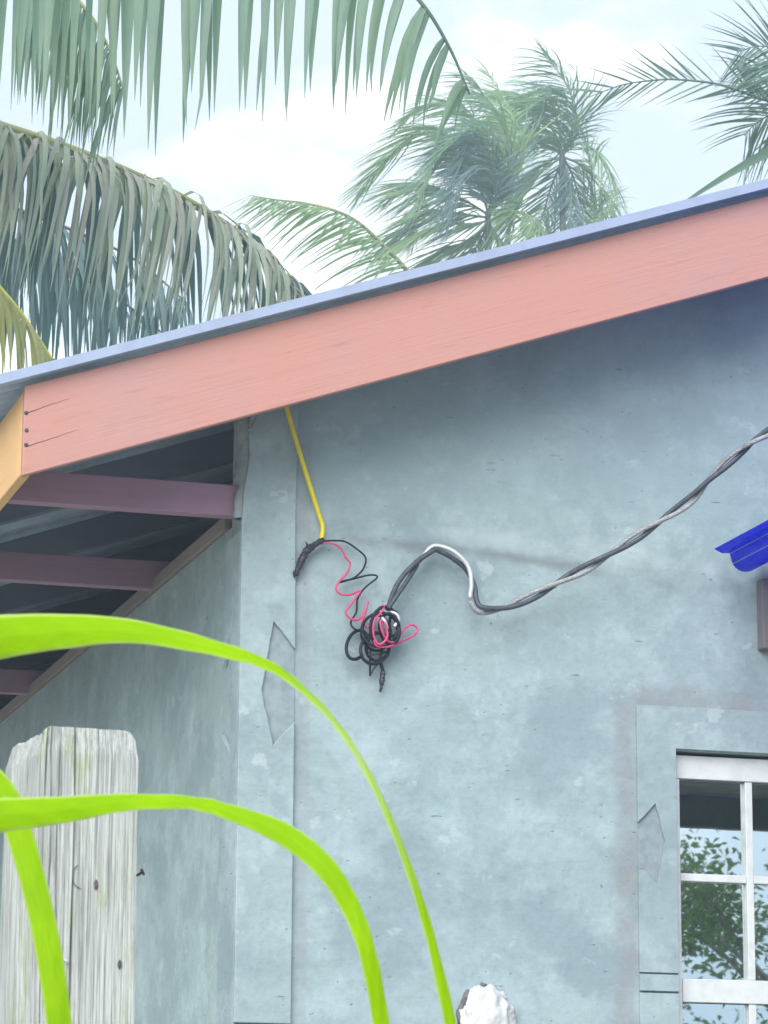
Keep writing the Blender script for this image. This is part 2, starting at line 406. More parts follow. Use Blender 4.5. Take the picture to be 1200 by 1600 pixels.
# corner band with its pointed notch, front and round the corner on the side wall
p = lambda x, y: (onY(x, y).x, onY(x, y).z)
BW = .137; PR = .014
def ragged(P, n=7, amp=.0016):
    out = []
    for a, b_ in zip(P[:-1], P[1:]):
        for k in range(n):
            t = k/n; g_ = amp if k else 0
            out.append((a[0]+(b_[0]-a[0])*t+random.uniform(-g_, g_), a[1]+(b_[1]-a[1])*t+random.uniform(-g_, g_)))
    return out+[P[-1]]
n1, n2, n3, n4, n5 = p(460, 1016), p(426, 972), p(407, 1080), p(425, 1165), p(459, 1128)
zb = p(400, 1599)[1]
NA = ragged([(BW, n5[1]), n4, n3, n2, (BW, n1[1])])
ZT = 3.78
prism('corner_band', [(-PR, zb), (BW, zb), *NA, (BW-.004, 3.46), (BW, ZT), (.012, ZT), (.0, 3.70), (.004, 3.62), (-PR+.004, 3.52), (-PR, 3.44)], 'Y', -PR, -.0005, 'plaster_band', house, .0025)
prism('corner_band', [(-PR, 0), (BW, 0), (BW, zb-.006), (-PR, zb-.006)], 'Y', -PR, -.0005, 'plaster_band', house, .0025)
q = lambda x, y: (onX(x, y).y, onX(x, y).z)
BD = .18
prism('corner_band', [(.0, 0), (BD, 0), (BD, 2.90), (BD-.10, 2.84), (BD-.12, 3.0), (BD-.07, 3.16), (BD, 3.08), (BD, 3.42), (.0, 3.42)], 'X', -PR, -.0005, 'plaster_band', house, .0025)
prism('notch_fill', NA, 'Y', -.004, -.0004, 'notch_mortar', house)
# side wall relief: an older pilaster strip
prism('side_strip', [(1.33, 0), (1.46, 0), (1.46, 2.98), (1.33, 2.98)], 'X', -.02, -.0005, 'plaster_side', house, .003)
# window surround with notch
S0, SZ = 1.097, 3.010
w1, w2, w3, w4, w5 = p(994, 1285), p(1022, 1256), p(1037, 1315), p(1025, 1382), p(1004, 1356)
za, zc = p(1030, 1522)[1], p(1030, 1551)[1]
SX1 = WX1+.114
NW = ragged([(S0, w1[1]), w2, w3, w4, (S0+.012, w5[1]), (S0, w5[1]+.004)], 6, .0014)
prism('window_surround', [(S0, za+.003), (WX0-.002, za+.003), (WX0-.002, WZ1+.002), (WX1+.002, WZ1+.002), (WX1+.002, za+.003), (SX1, za+.003), (SX1, SZ), (S0, SZ), *NW], 'Y', -.012, -.0005, 'plaster_band', house, .002)
prism('notch_fill', NW, 'Y', -.003, -.0004, 'notch_mortar', house)
for xa, xb in ((S0, WX0-.002), (WX1+.002, SX1)):
    box('window_surround', xa, xb, -.015, -.0005, zc+.003, za-.002, 'plaster_band', house, .002)
    box('window_surround', xa, xb, -.012, -.0005, WZ0-.1, zc-.002, 'plaster_band', house, .002)
box('window_sill', S0-.02, SX1+.02, -.05, -.0005, WZ0-.16, WZ0-.102, 'plaster_band', house, .004)

# window: house > window > frame, muntin, pane
win = empty('window', ((WX0+WX1)/2, .03, WZ0)); win.parent = house
def wbox(name, x0, x1, y0, y1, z0, z1, mat, bv=.002):
    o = box(name, x0, x1, y0, y1, z0, z1, mat, None, bv); o.parent = win; o.matrix_parent_inverse = Matrix.Translation(-V(win.location)); return o
FT = p(1100, 1216)[1]                            # underside of the head rail
wbox('frame', WX0, WX1, .022, .07, FT, WZ1-.010, 'white_paint')
wbox('frame', WX0+.001, WX0+.021, .024, .07, WZ0+.03, FT-.001, 'white_paint')
wbox('frame', WX1-.021, WX1-.001, .024, .07, WZ0+.03, FT-.001, 'white_paint')
wbox('frame', WX0, WX1, .02, .07, WZ0, WZ0+.029, 'white_paint')
zr1, zr0 = p(1120, 1529)[1], p(1120, 1566)[1]
wbox('rail', WX0+.022, WX1-.022, .022, .069, zr0, zr1, 'white_paint')
zm1, zm0 = p(1120, 1364)[1], p(1120, 1377)[1]
zm = (zm0+zm1)/2
cols = [WX0+.022]
step = .2145
mcent = [p(1177, 1300)[0] + step*i for i in range(4)]
mcent = [c for c in mcent if c < WX1-.05]
edges = [WX0+.022] + mcent + [WX1-.022]
zlow = [zr0-.27*i for i in range(1, 2)]
rows = [(FT, zm), (zm, zr1), (zr0, zr0-.29), (zr0-.29, WZ0+.03)]
for c in mcent:
    for (t, b_) in ((FT, zr1), (zr0, WZ0+.03)):
        wbox('muntin', c-.0105, c+.0105, .026, .066, b_+.0005, t-.0005, 'white_paint')
for zc_ in (zm, zr0-.29):
    for i in range(len(edges)-1):
        wbox('muntin', edges[i]+(.011 if i else .0005), edges[i+1]-.011, .027, .065, zc_-.0105, zc_+.0105, 'white_paint')
for i in range(len(edges)-1):
    for (t, b_) in rows:
        a = random.uniform(-.0007, .0007)
        wbox('pane', edges[i]+(.0095 if i else -.001), edges[i+1]-.0095, .044, .048, b_+.002, t-.002, 'mirror_glass', 0)

# blue awning with ledger, ribs and posts: house > awning > ...
AX0, AZ = 1.322, 3.452
awn = empty('awning', (AX0, 0, 0)); awn.parent = house
def aw(o): o.parent = awn; o.matrix_parent_inverse = Matrix.Translation(-V(awn.location)); return o
prof = []; x = AX0
while x < 4.9:
    prof += [(x, .0), (x+.022, -.010), (x+.045, -.008)]
    for k in range(1, 12):
        a = PI*k/12
        prof.append((x+.049 + .040*(1-math.cos(a)), -.014 - .044*math.sin(a)**.8))
    prof += [(x+.133, -.008), (x+.155, -.006), (x+.175, -.012), (x+.195, -.004)]
    x += .215
AL, AS = 2.9, .008
vv, ff = [], []
for (yy, dz) in ((-.035, 0), (-AL, AS*AL)):
    for (a, b_) in prof: vv.append((a, yy, AZ+b_+dz))
for i in range(len(prof)-1): ff.append((i, i+1, len(prof)+i+1, len(prof)+i))
sh = aw(mesh('sheet', vv, ff, 'blue_sheet', None, True))
sm = sh.modifiers.new('solid', 'SOLIDIFY'); sm.thickness = .0022; sm.offset = 0
lx, lz = p(1183, 1017); lz2 = p(1183, 905)[1]
aw(box('ledger', lx, 4.9, -.045, -.001, lz, lz2-.005, 'brown_wood', None, .004))
aw(box('beam', lx+.1, 4.9, -AL+.04, -AL+.09, AZ-.375, AZ+AS*AL-.062, 'grey_board', None, .004))
for bx in (2.1, 3.0, 3.9, 4.7):
    v0 = AZ-.065
    o = mesh('rafter', [(bx, -.05, v0), (bx+.05, -.05, v0), (bx+.05, -AL+.1, v0+AS*AL), (bx, -AL+.1, v0+AS*AL), (bx, -.05, v0-.09), (bx+.05, -.05, v0-.09), (bx+.05, -AL+.1, v0-.09+AS*AL), (bx, -AL+.1, v0-.09+AS*AL)], BF, 'brown_wood')
    aw(o)
aw(box('reflection_board', 1.8, 4.85, -AL+.1, -.65, AZ-.26, AZ-.25, 'grey_board', None, .002))  # unseen board, added so the panes reflect dark slate under the awning
for (sx, sz) in ((AX0+.045, -.0105), (AX0+.0535, -.0385)):  # pale tubes draw in the light glinting along the sheet's folds
    aw(tube('fold_glint', [V((sx, -.036, AZ+sz)), V((sx, -AL*.5, AZ+sz+AS*AL*.5)), V((sx, -AL+.01, AZ+sz+AS*AL))], .0017, 'glint_blue', None, 6))
for bx in (1.75, 4.75):
    aw(box('post', bx, bx+.1, -AL+.015, -AL+.115, 0, AZ-.378, 'brown_wood', None, .006))

# rake fascia, eave fascia
FH = .232
def slope_board(name, x0, x1, y0, y1, top, h, mat, par=house, bv=.003, zoff=0):
    zt0, zt1 = rz(x0, top), rz(x1, top)
    v = [(x0, y0, zt0-h), (x1, y0, zt1-h), (x1, y1, zt1-h), (x0, y1, zt0-h), (x0, y0, zt0), (x1, y0, zt1), (x1, y1, zt1), (x0, y1, zt0)]
    return bevel(mesh(name, v, BF, mat, par), bv)
fb = slope_board('rake_fascia', XE, RX, YF, YF+.025, 3.677, FH, 'fascia_paint')
slope_board('rake_fascia', RX+.001, 2*RX-XE, YF, YF+.025, 3.677, FH, 'fascia_paint')
for (nx_, ny_) in ((41, 645), (41.5, 672), (41, 695)):
    c = onY(nx_, ny_, YF-.0015)
    v, f = tube_geo([c+V((0, .004, 0)), c, c-V((0, .0012, 0))], lambda t: .0052 if t < .8 else .0035, 10)
    mesh('nail', v, f, 'galv_nail', fb, True)
# drying splits near the nailed end
for (a, b_, c_) in (((42, 645), (110, 622), .0012), ((44, 697), (120, 672), .001)):
    A, B = onY(*a, YF-.0004), onY(*b_, YF-.0004)
    P = [A.lerp(B, t/10) + V((0, 0, .0022*nz((t, 0, a[1]), .7))) for t in range(11)]
    tube('split', P, lambda t: .0007*(1-t)+.0002, 'nail_metal', fb, 5)
ef = box('eave_fascia', XE, XE+.025, YF+.026, YB+.3, 3.452, 3.668, 'eave_paint', house)
box('eave_fascia', 2*RX-XE-.025, 2*RX-XE, YF+.026, YB+.3, 3.452, 3.668, 'eave_paint', house)
# roof: corrugated sheets and edge flashing
for side in (0, 1):
    vv, ff = [], []
    ys = [YF-.028 + .0127*i for i in range(int((YB+.75)/.0127))]
    xa, xb = (XE-.075, RX) if side == 0 else (2*RX-XE+.075, RX)
    for y in ys:
        w = .008*math.cos((y-ys[0])/.076*2*PI)
        for x in (xa, xb): vv.append((x, y, rz(x, 3.677)+.024+w))
    for i in range(len(ys)-1): ff.append((2*i, 2*i+1, 2*i+3, 2*i+2))
    rf = mesh('roof', vv, ff, 'zinc_under', house, True)
    m_ = rf.modifiers.new('solid', 'SOLIDIFY'); m_.thickness = .001
    # flashing: a lip over the sheet edge
    x0, x1 = (XE-.085, RX-.001) if side == 0 else (RX+.001, 2*RX-XE+.085)
    pr = [(YF-.036, .040), (YF-.036, .014), (YF-.033, .014), (YF-.033, .037), (YF+.10, .037), (YF+.10, .040)]
    vv = [(x, y, rz(x)+z) for x in (x0, x1) for (y, z) in pr]
    ff = [tuple(range(6)), tuple(range(11, 5, -1))] + [(i, (i+1) % 6, 6+(i+1) % 6, 6+i) for i in range(6)]
    mesh('flashing', vv, ff, 'flashing', rf)
box('ridge_cap', RX-.1, RX+.1, YF-.05, YB+.4, rz(RX)+.03, rz(RX)+.05, 'flashing', house)
# ceiling joists running out under the eave, rafters above them, wall plate
YJ = [.035, 1.073, 2.08, 3.085, 4.1, 5.1, 6.1, 7.1, 8.1]
zj = onY(200, 786, .03).z
for i, y in enumerate(YJ):
    zz = 3.468 + random.uniform(-.004, .004)
    j = box('joist', XE+.027, .0-.001 if i == 0 else .14, y, y+.045, zz, zz+.085, 'joist_wood', house, .003)
    slope_board('rafter', XE+.027, RX-.02, y+.05, y+.095, 3.677-.002, .10, 'rafter_wood', house)
box('wall_plate', -.012, .10, .19, YB, 3.462, 3.502, 'plate_wood', house, .004)
# rough mortar left on the corner under the eave
vv, ff = [], []
K, J = 26, 10
for k in range(K+1):
    t = k/K; z = 3.455 + .33*t
    wdt = .030*(1-.35*t) + .010*nz((t, 0, 1), 6) + .005*nz((t, 2, 1), 17)
    for j in range(J+1):
        a = j/J
        yb_ = .0 + .045*a
        vv.append((-PR - wdt*(math.sin(PI*a)**.6) + .016 + .006*nz((a*3, t*10, 2), 2.), -.004+yb_, z))
for k in range(K):
    for j in range(J):
        a = k*(J+1)+j; ff.append((a, a+1, a+J+2, a+J+1))
mesh('mortar_lump', vv, ff, 'mortar', house, True)

# ------------------------------------------------------------------ things on the wall
WY = -.022
def wp(pts, y=WY, z=1.): return [onY(a[0], a[1], (a[2] if len(a) > 2 else y)) for a in pts]
Z4 = lambda L_: [(400+a[0]/3.2, 620+a[1]/3.2, *(a[2:])) for a in L_]

cordP = catmull(wp([(406, 640, -.05), (399, 655, -.045), (393, 668, -.04), (385, 675, -.035), (386, 690, -.03)]), 6)
tag(tube('string', cordP, .0032, 'cord'), 'short grey frayed string hanging at the wall corner under the fascia', 'string')

yc = empty('yellow_cable', onY(501, 842, WY)); tag(yc, 'straight yellow cable coming down from behind the salmon fascia board', 'cable')
yp = catmull(wp([(436, 590, -.05), (447, 634, -.045), (473, 723, -.035), (498, 803), (504, 823), (502, 845, -.028)]), 8)
tube('sheath', yp, .0062, 'yellow_plastic', yc, 12)
tp = catmull(wp([(506, 843, -.03), (497, 848, -.03), (488, 854, -.03), (479, 861, -.028), (473, 872, -.026), (467, 886, -.024), (462, 897, -.022), (460.5, 902, -.022)]), 6)
v, f = tube_geo(tp, lambda t: .0062+.0042*math.sin(PI*min(1, t*1.05))+.0010*math.sin(t*23)-(.006*max(0, t-.85)/.15), 9)
v = [a + V((nz(a, 160), nz(a, 160, 5), nz(a, 160, 9)))*.003 for a in v]
mesh('tape_wrap', v, f, 'tape_black', yc, False)
tube('tape_flap', catmull(wp([(482, 858, -.03), (480, 851, -.034), (477, 846, -.036)]), 4), lambda t: .004*(1-t)+.001, 'tape_black', yc, 5)

bw = catmull(wp(Z4([(330, 722, -.03), (390, 719), (445, 724), (500, 758), (548, 805), (535, 862), (490, 905), (440, 920), (420, 928), (480, 912), (570, 891), (606, 903), (545, 955), (508, 1010), (502, 1075), (474, 1128), (492, 1160), (535, 1172)]), -.026), 8)
tag(tube('black_wire', bw, .0026, 'black_rubber'), 'thin black wire zigzagging down from the yellow cable to the coil', 'wire')
rw = catmull(wp(Z4([(332, 730, -.03), (390, 736), (430, 765), (445, 800), (470, 832), (455, 880), (420, 920), (399, 957), (420, 985), (470, 990), (522, 970), (480, 1030), (448, 1080), (482, 1113), (522, 1108), (550, 1060), (560, 1022), (545, 1085), (530, 1125), (560, 1152), (598, 1110, -.05), (612, 1060, -.055), (640, 1046, -.055), (625, 1080, -.06), (592, 1120, -.065), (588, 1190, -.065), (615, 1238, -.065), (655, 1205, -.065), (648, 1140, -.065), (622, 1122, -.07), (634, 1180, -.07), (662, 1222, -.06), (700, 1222, -.05), (738, 1165, -.04), (778, 1139, -.036), (806, 1160, -.034), (790, 1192, -.036), (725, 1224, -.045), (660, 1250, -.055), (605, 1246, -.06), (590, 1215, -.06)]), -.034), 7)
tag(tube('red_wire', rw, .0030, 'red_wire'), 'thin crimson wire squiggling from the yellow cable through the black coil', 'wire')

coil = empty('wire_coil', onY(590, 1000, 0)); tag(coil, 'tangled coil of stiff black wire against the grey wall', 'wire')
def loop(cx, cy, rx, ry, y, tilt=0, a0=0, a1=2*PI, n=36, wob=.06):
    P = []
    for i in range(n+1):
        a = a0+(a1-a0)*i/n; k = 1+wob*math.sin(2*a+cx)
        X, Y = rx*math.cos(a)*k, ry*math.sin(a)*k
        P.append(onY(400+(cx+X*math.cos(tilt)-Y*math.sin(tilt))/3.2, 620+(cy+X*math.sin(tilt)+Y*math.cos(tilt))/3.2, y+.012*math.sin(a*1.3+cy)))
    return P
for (cx, cy, rx, ry, y, tl, a0, a1) in ((620, 1165, 92, 82, -.040, .3, 0, 6.6), (600, 1180, 74, 88, -.03, -.4, 1, 7.2), (640, 1150, 70, 95, -.05, .2, .5, 6.3), (505, 1240, 48, 78, -.03, .25, 0.6, 5.6), (594, 1258, 72, 76, -.042, 0, 0, 6.5), (610, 1250, 58, 70, -.034, .6, 0, 5.4), (668, 1160, 46, 80, -.045, -.2, 0, 6.3), (690, 1135, 24, 58, -.038, .1, 0, 6.3)):
    tube('loop', loop(cx, cy, rx, ry, y, tl, a0, a1), random.choice((.0038, .0046, .0054)), 'black_rubber', coil)
tube('tail', catmull(wp(Z4([(632, 1250, -.04), (622, 1310, -.034), (632, 1360, -.03), (640, 1385, -.03)])), 6), .0048, 'black_rubber', coil)
tl = catmull(wp(Z4([(636, 1375, -.03), (630, 1410, -.03), (628, 1440, -.03), (622, 1476, -.028)])), 6)
v, f = tube_geo(tl, lambda t: .0058+.0022*math.sin(t*5), 8); v = [a+V((nz(a, 170), nz(a, 170, 4), nz(a, 170, 8)))*.003 for a in v]
mesh('tape_end', v, f, 'tape_black', coil)
tube('tail', catmull(wp(Z4([(572, 1270, -.03), (570, 1330, -.026), (571, 1396, -.024)])), 5), .003, 'black_rubber', coil)
tube('tail', catmull(wp(Z4([(560, 1290, -.03), (615, 1285, -.03), (660, 1275, -.03), (655, 1300, -.03), (600, 1345, -.026), (575, 1385, -.024)])), 6), .0026, 'grey_rubber', coil)
tube('bare_end', catmull(wp(Z4([(672, 1075, -.045), (705, 1090, -.05), (712, 1120, -.05), (690, 1150, -.05)])), 5), .005, 'alu_wire', coil)
tube('bare_end', catmull(wp(Z4([(628, 1105, -.05), (645, 1125, -.055), (655, 1160, -.05)])), 5), .0055, 'alu_wire', coil)

# service cable: an insulated conductor and a stranded bare steel wire twisted round each other
sv = empty('service_cable', onY(610, 945, -.04)); tag(sv, 'twisted service cable of bare steel strand and black conductor sagging across the wall', 'cable')
mp_ = wp([(606, 952, -.045), (625, 915, -.045), (650, 882, -.045), (668, 864, -.045), (677, 857, -.045), (686, 857, -.045), (708, 867, -.05), (730, 888, -.05), (739, 915, -.055), (740, 938, -.06), (752, 953, -.065), (790, 949, -.07), (835, 930, -.09), (880, 906, -.11), (930, 880, -.14), (985, 845, -.17), (1035, 812, -.20), (1080, 780, -.24), (1115, 742, -.28), (1160, 703, -.33), (1200, 676, -.38)])
last = mp_[-1]; dirn = (mp_[-1]-mp_[-3]).normalized()
mp_ += [last+V((.35, -.18, .22)), last+V((1.2, -.7, .85)), last+V((3.5, -2.4, 2.9))]
cp = catmull(mp_, 10)
# even resample
def resample(P, d):
    out = [P[0]]; acc = 0; prev = P[0]
    for q_ in P[1:]:
        seg = (q_-prev).length
        while acc+seg >= d:
            t = (d-acc)/seg; prev = prev.lerp(q_, t); out.append(prev.copy()); seg = (q_-prev).length; acc = 0
        acc += seg; prev = q_
    return out
cp = resample(cp, .006)
def frames(P):
    n = len(P); T = [(P[min(i+1, n-1)]-P[max(i-1, 0)]).normalized() for i in range(n)]; F = []
    u = T[0].orthogonal().normalized()
    for i in range(n):
        u = (u-T[i]*u.dot(T[i])).normalized(); F.append((u, T[i].cross(u)))
    return F
F = frames(cp); nC = len(cp)
def helix(ph, off, per, P=cp, FF=F):
    s = 0; out = []
    for i in range(len(P)):
        a = ph + 2*PI*i*.006/per; out.append(P[i]+(FF[i][0]*math.cos(a)+FF[i][1]*math.sin(a))*off)
    return out
A = helix(0.6, .0080, .33); B = helix(0.6+PI, .0086, .33)
tube('insulated_conductor', A, .0072, 'grey_rubber', sv, 10)
k0 = int(.62*1/.006*.45)
alu = B[int(.165/.006):int(.42/.006)]
tube('smooth_conductor', B[:int(.165/.006)], .0062, 'grey_rubber', sv, 8)
tube('smooth_conductor', alu, .0064, 'alu_wire', sv, 8)
Bs = B[int(.42/.006):]
FB = frames(Bs)
vv, ff = [], []
for k in range(7):
    tube_geo(helix(2*PI*k/7, .0046, .055, Bs, FB), .0023, 5, vv, ff)
mesh('steel_strand', vv, ff, 'steel_wire', sv, True)
# foam plug
fp = empty('foam_plug', onY(760, 1590, 0)); tag(fp, 'lumpy white foam plug in a broken hole low in the wall', 'foam')
def lump(c, rx, ry, rz_, amp, s, sub=5, seed=0.):
    bm = bmesh.new(); bmesh.ops.create_icosphere(bm, subdivisions=sub, radius=1)
    vs_ = []
    for v_ in bm.verts:
        d = v_.co.normalized(); k = 1+amp*nz(d, s, seed)+amp*.8*(.5-abs(nz(d, s*2.0, seed+3)))+amp*.3*(.5-abs(nz(d, s*5, seed+7)))
        vs_.append(V((c.x+d.x*rx*k, c.y+d.y*ry*k, c.z+d.z*rz_*k)))
    fs = [tuple(v_.index for v_ in f_.verts) for f_ in bm.faces]; bm.free(); return vs_, fs
c0 = onY(760, 1599, 0)
v, f = lump(c0+V((0, -.004, 0)), .070, .040, .088, .20, 2.8); mesh('foam', v, f, 'foam', fp, True)
v, f = lump(c0+V((-.012, .004, .004)), .072, .010, .098, .25, 3., 4, 2.); mesh('broken_edge', v, f, 'broken_mortar', fp, True)

# ------------------------------------------------------------------ wooden fence post
PD = 4.0
def P_at(px, py): return at(px, py, PD)
top = P_at(100, 1145); H = top.z
pc = P_at(109, 1350)
post = empty('fence_post', (pc.x, pc.y, 0)); tag(post, 'weathered grey wooden post with cracked grain and greenish lichen', 'post')
a_ = math.radians(5); ux = V((math.cos(a_), math.sin(a_), 0)); uy = V((-math.sin(a_), math.cos(a_), 0))
lean = .045
wf, wd = .126, .165
vv, ff = [], []
# closed loop round the post, each side subdivided; cracks pull the surface in
loopn = []
NXF, NXD = 200, 110
for i in range(NXF): loopn.append((-wf/2+wf*i/NXF, -wd/2, 0, -1, 'f'))
for i in range(NXD): loopn.append((wf/2, -wd/2+wd*i/NXD, 1, 0, 'r'))
for i in range(10): loopn.append((wf/2-wf*i/10, wd/2, 0, 1, 'b'))
for i in range(NXD): loopn.append((-wf/2, wd/2-wd*i/NXD, -1, 0, 'l'))
NL = len(loopn); NZ = 150
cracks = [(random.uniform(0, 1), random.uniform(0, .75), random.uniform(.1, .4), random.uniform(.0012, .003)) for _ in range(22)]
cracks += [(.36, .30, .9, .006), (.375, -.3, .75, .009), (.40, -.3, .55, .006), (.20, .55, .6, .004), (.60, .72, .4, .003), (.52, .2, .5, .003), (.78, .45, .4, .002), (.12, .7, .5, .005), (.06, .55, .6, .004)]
ckv = []
for k in range(NZ+1):
    t = k/NZ; z = H*(1-(1-t)**1.9) if False else (H-1.0)*min(1, k/20) if k <= 20 else (H-1.0)+1.0*(k-20)/(NZ-20)
    zt = max(0, (z-(H-1.0)))/1.0
    for (x, y, nx_, ny_, s_) in loopn:
        u = (x+wf/2)/wf if s_ in 'fb' else (y+wd/2)/wd+ (2 if s_ == 'r' else 4)
        ck = 0.; d = .0014*noise.noise(V((u*26, z*3.2, ord(s_)))) + .0009*noise.noise(V((u*70, z*6, 3+ord(s_))))
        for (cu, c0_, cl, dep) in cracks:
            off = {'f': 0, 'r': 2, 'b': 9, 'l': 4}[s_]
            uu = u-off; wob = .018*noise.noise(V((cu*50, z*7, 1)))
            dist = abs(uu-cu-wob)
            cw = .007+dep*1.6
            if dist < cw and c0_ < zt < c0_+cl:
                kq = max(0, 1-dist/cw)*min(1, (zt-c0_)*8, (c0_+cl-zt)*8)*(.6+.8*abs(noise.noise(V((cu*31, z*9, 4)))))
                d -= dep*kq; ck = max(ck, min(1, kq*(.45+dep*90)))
        zz = z
        if k == NZ or zt > .93:
            drop = 0.
            if s_ in 'fb': drop = .012*(max(0, u-.90)/.10)**2 + .008*(max(0, .10-u)/.10)**2 + .0015*noise.noise(V((u*7, 2, 2)))
            if s_ == 'l': drop = .008+.004*noise.noise(V((u*6, 1, 1)))+.003*noise.noise(V((u*22, 1, 1)))
            if s_ == 'r': drop = .012
            zz = z-drop*((zt-.93)/.07)
        r_ = 1-.10*max(0, zt-.97)/.03*(.5 if s_ != 'l' else 1)
        q3 = V((pc.x, pc.y, 0)) + ux*(x*r_+nx_*d + lean*(H*.8-z)/1.0*.10) + uy*(y*r_+ny_*d)
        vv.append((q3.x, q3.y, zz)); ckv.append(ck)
for k in range(NZ):
    for i in range(NL):
        a = k*NL+i; b_ = k*NL+(i+1) % NL
        ff.append((a, b_, b_+NL, a+NL))
ctr = len(vv); vv.append((pc.x, pc.y, H+.001))
for i in range(NL): ff.append((NZ*NL+i, NZ*NL+(i+1) % NL, ctr))
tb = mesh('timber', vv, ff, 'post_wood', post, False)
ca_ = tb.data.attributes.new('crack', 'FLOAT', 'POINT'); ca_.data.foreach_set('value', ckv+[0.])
nb = P_at(207, 1371); nh = P_at(222, 1363)
nv = [nb+uy*.0-ux*.01, nb.lerp(nh, .4), nh]
tube('bent_nail', catmull(nv, 4), .0017, 'nail_metal', post, 6)
d_ = (nh-nb).normalized(); tube('nail_head', [nh-d_*.0005, nh+d_*.001, nh+d_*.0025], lambda t: .0044 if t < .9 else .0035, 'nail_metal', post, 8)
fy = -uy*(.0)
def onpost(px, py, out=.002):                     # on the front face of the post
    n = -uy; v = ray(px, py); q0 = V((pc.x, pc.y, 0))-uy*(wd/2+out); return CAM + v*((q0-CAM).dot(n)/v.dot(n))
tube('staple', catmull([onpost(100, 1500, -.004), onpost(101, 1500, .008), onpost(106, 1503, .009), onpost(107, 1506, -.002)], 4), .0012, 'alu_wire', post, 5)
tube('wire_scratch', catmull([onpost(121, 1352, .001), onpost(114, 1362, .0015), onpost(115, 1380, .0015), onpost(126, 1389, .001)], 5), .0006, 'galv_nail', post, 5)
for (px, py) in ((150, 1382), (187, 1507)):
    c = onpost(px, py, .0005); v, f = lump(c, .0022, .0015, .005, .5, 2, 3, px); mesh('knot', v, f, 'galv_nail', post)

# ------------------------------------------------------------------ grass plant: long arching blades from a clump left of the frame
stem0 = at(-330, 1500, 2.75)
plant = empty('grass_plant', (stem0.x, stem0.y, 0)); tag(plant, 'lime green grass plant with long blades arching before the wall', 'grass plant')
def blade(pts, fold=.22, name='leaf', pale=None):
    """pts: px, py, depth, width (px), turn: how much of the width is turned out of the picture plane"""
    n = len(pts); C = catmull([at(a[0], a[1], a[2]) for a in pts], 10)
    def interp(i, k):
        t = i/10; j = min(int(t), n-2); return pts[j][k]+(pts[j+1][k]-pts[j][k])*(t-j)
    vv, ff = [], []; M_ = 8
    for i, c in enumerate(C):
        T = (C[min(i+1, len(C)-1)]-C[max(i-1, 0)]).normalized()
        view = (c-CAM).normalized(); sd = T.cross(view).normalized(); nn = sd.cross(T).normalized()
        wv = interp(i, 3)*interp(i, 2)/FPX/2; tr = interp(i, 4)
        w_ = sd*math.cos(tr)+nn*math.sin(tr); n2 = w_.cross(T).normalized()
        for k in range(M_+1):
            s = -1+2*k/M_
            vv.append(c + w_*(s*wv/max(.35, math.cos(tr))) + n2*(abs(s)*fold*wv + .0004*math.sin(i*.9+s*5)))
    for i in range(len(C)-1):
        for k in range(M_): a = i*(M_+1)+k; ff.append((a, a+1, a+M_+2, a+M_+1))
    o = mesh(name, vv, ff, 'lime_blade', plant, True)
    a1 = o.data.attributes.new('across', 'FLOAT', 'POINT'); a2 = o.data.attributes.new('along', 'FLOAT', 'POINT')
    a1.data.foreach_set('value', [-1+2*(i % (M_+1))/M_ for i in range(len(vv))]); a2.data.foreach_set('value', [(i//(M_+1))*.12 for i in range(len(vv))])
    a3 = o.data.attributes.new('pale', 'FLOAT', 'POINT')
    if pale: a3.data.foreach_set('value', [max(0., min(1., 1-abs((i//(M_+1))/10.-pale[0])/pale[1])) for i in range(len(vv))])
    s_ = o.modifiers.new('solid', 'SOLIDIFY'); s_.thickness = .0007
    rib = [vv[i*(M_+1)+M_//2] for i in range(len(C))]
    return o
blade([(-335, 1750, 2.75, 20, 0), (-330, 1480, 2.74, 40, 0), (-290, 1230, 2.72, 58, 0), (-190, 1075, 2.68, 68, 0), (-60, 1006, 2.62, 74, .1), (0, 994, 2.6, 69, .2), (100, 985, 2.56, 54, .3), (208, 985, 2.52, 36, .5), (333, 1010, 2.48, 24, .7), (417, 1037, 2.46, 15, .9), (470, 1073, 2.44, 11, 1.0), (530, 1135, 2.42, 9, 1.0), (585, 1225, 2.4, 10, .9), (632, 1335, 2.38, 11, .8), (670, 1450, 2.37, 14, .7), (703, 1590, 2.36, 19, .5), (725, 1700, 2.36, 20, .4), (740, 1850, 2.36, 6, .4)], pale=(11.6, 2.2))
blade([(-330, 1800, 2.72, 20, 0), (-320, 1560, 2.7, 40, 0), (-270, 1400, 2.66, 54, 0), (-150, 1310, 2.6, 60, .1), (-40, 1280, 2.55, 58, .1), (0, 1273, 2.52, 54, .2), (100, 1264, 2.48, 42, .3), (200, 1252, 2.45, 26, .6), (300, 1253, 2.42, 20, .7), (360, 1268, 2.4, 25, .5), (440, 1300, 2.38, 36, .3), (505, 1350, 2.36, 36, .3), (548, 1415, 2.35, 31, .3), (576, 1490, 2.34, 27, .4), (597, 1600, 2.34, 26, .4), (612, 1720, 2.34, 20, .4), (618, 1850, 2.34, 5, .4)])
blade([(-325, 1800, 2.9, 20, 0), (-300, 1560, 2.9, 36, 0), (-220, 1330, 2.88, 44, 0), (-120, 1220, 2.85, 48, .1), (-40, 1208, 2.82, 50, .1), (5, 1242, 2.8, 46, .2), (30, 1300, 2.78, 42, .1), (58, 1400, 2.75, 41, .1), (77, 1490, 2.72, 42, .1), (93, 1600, 2.7, 40, .1), (104, 1720, 2.7, 34, .1), (108, 1860, 2.7, 8, .2)])
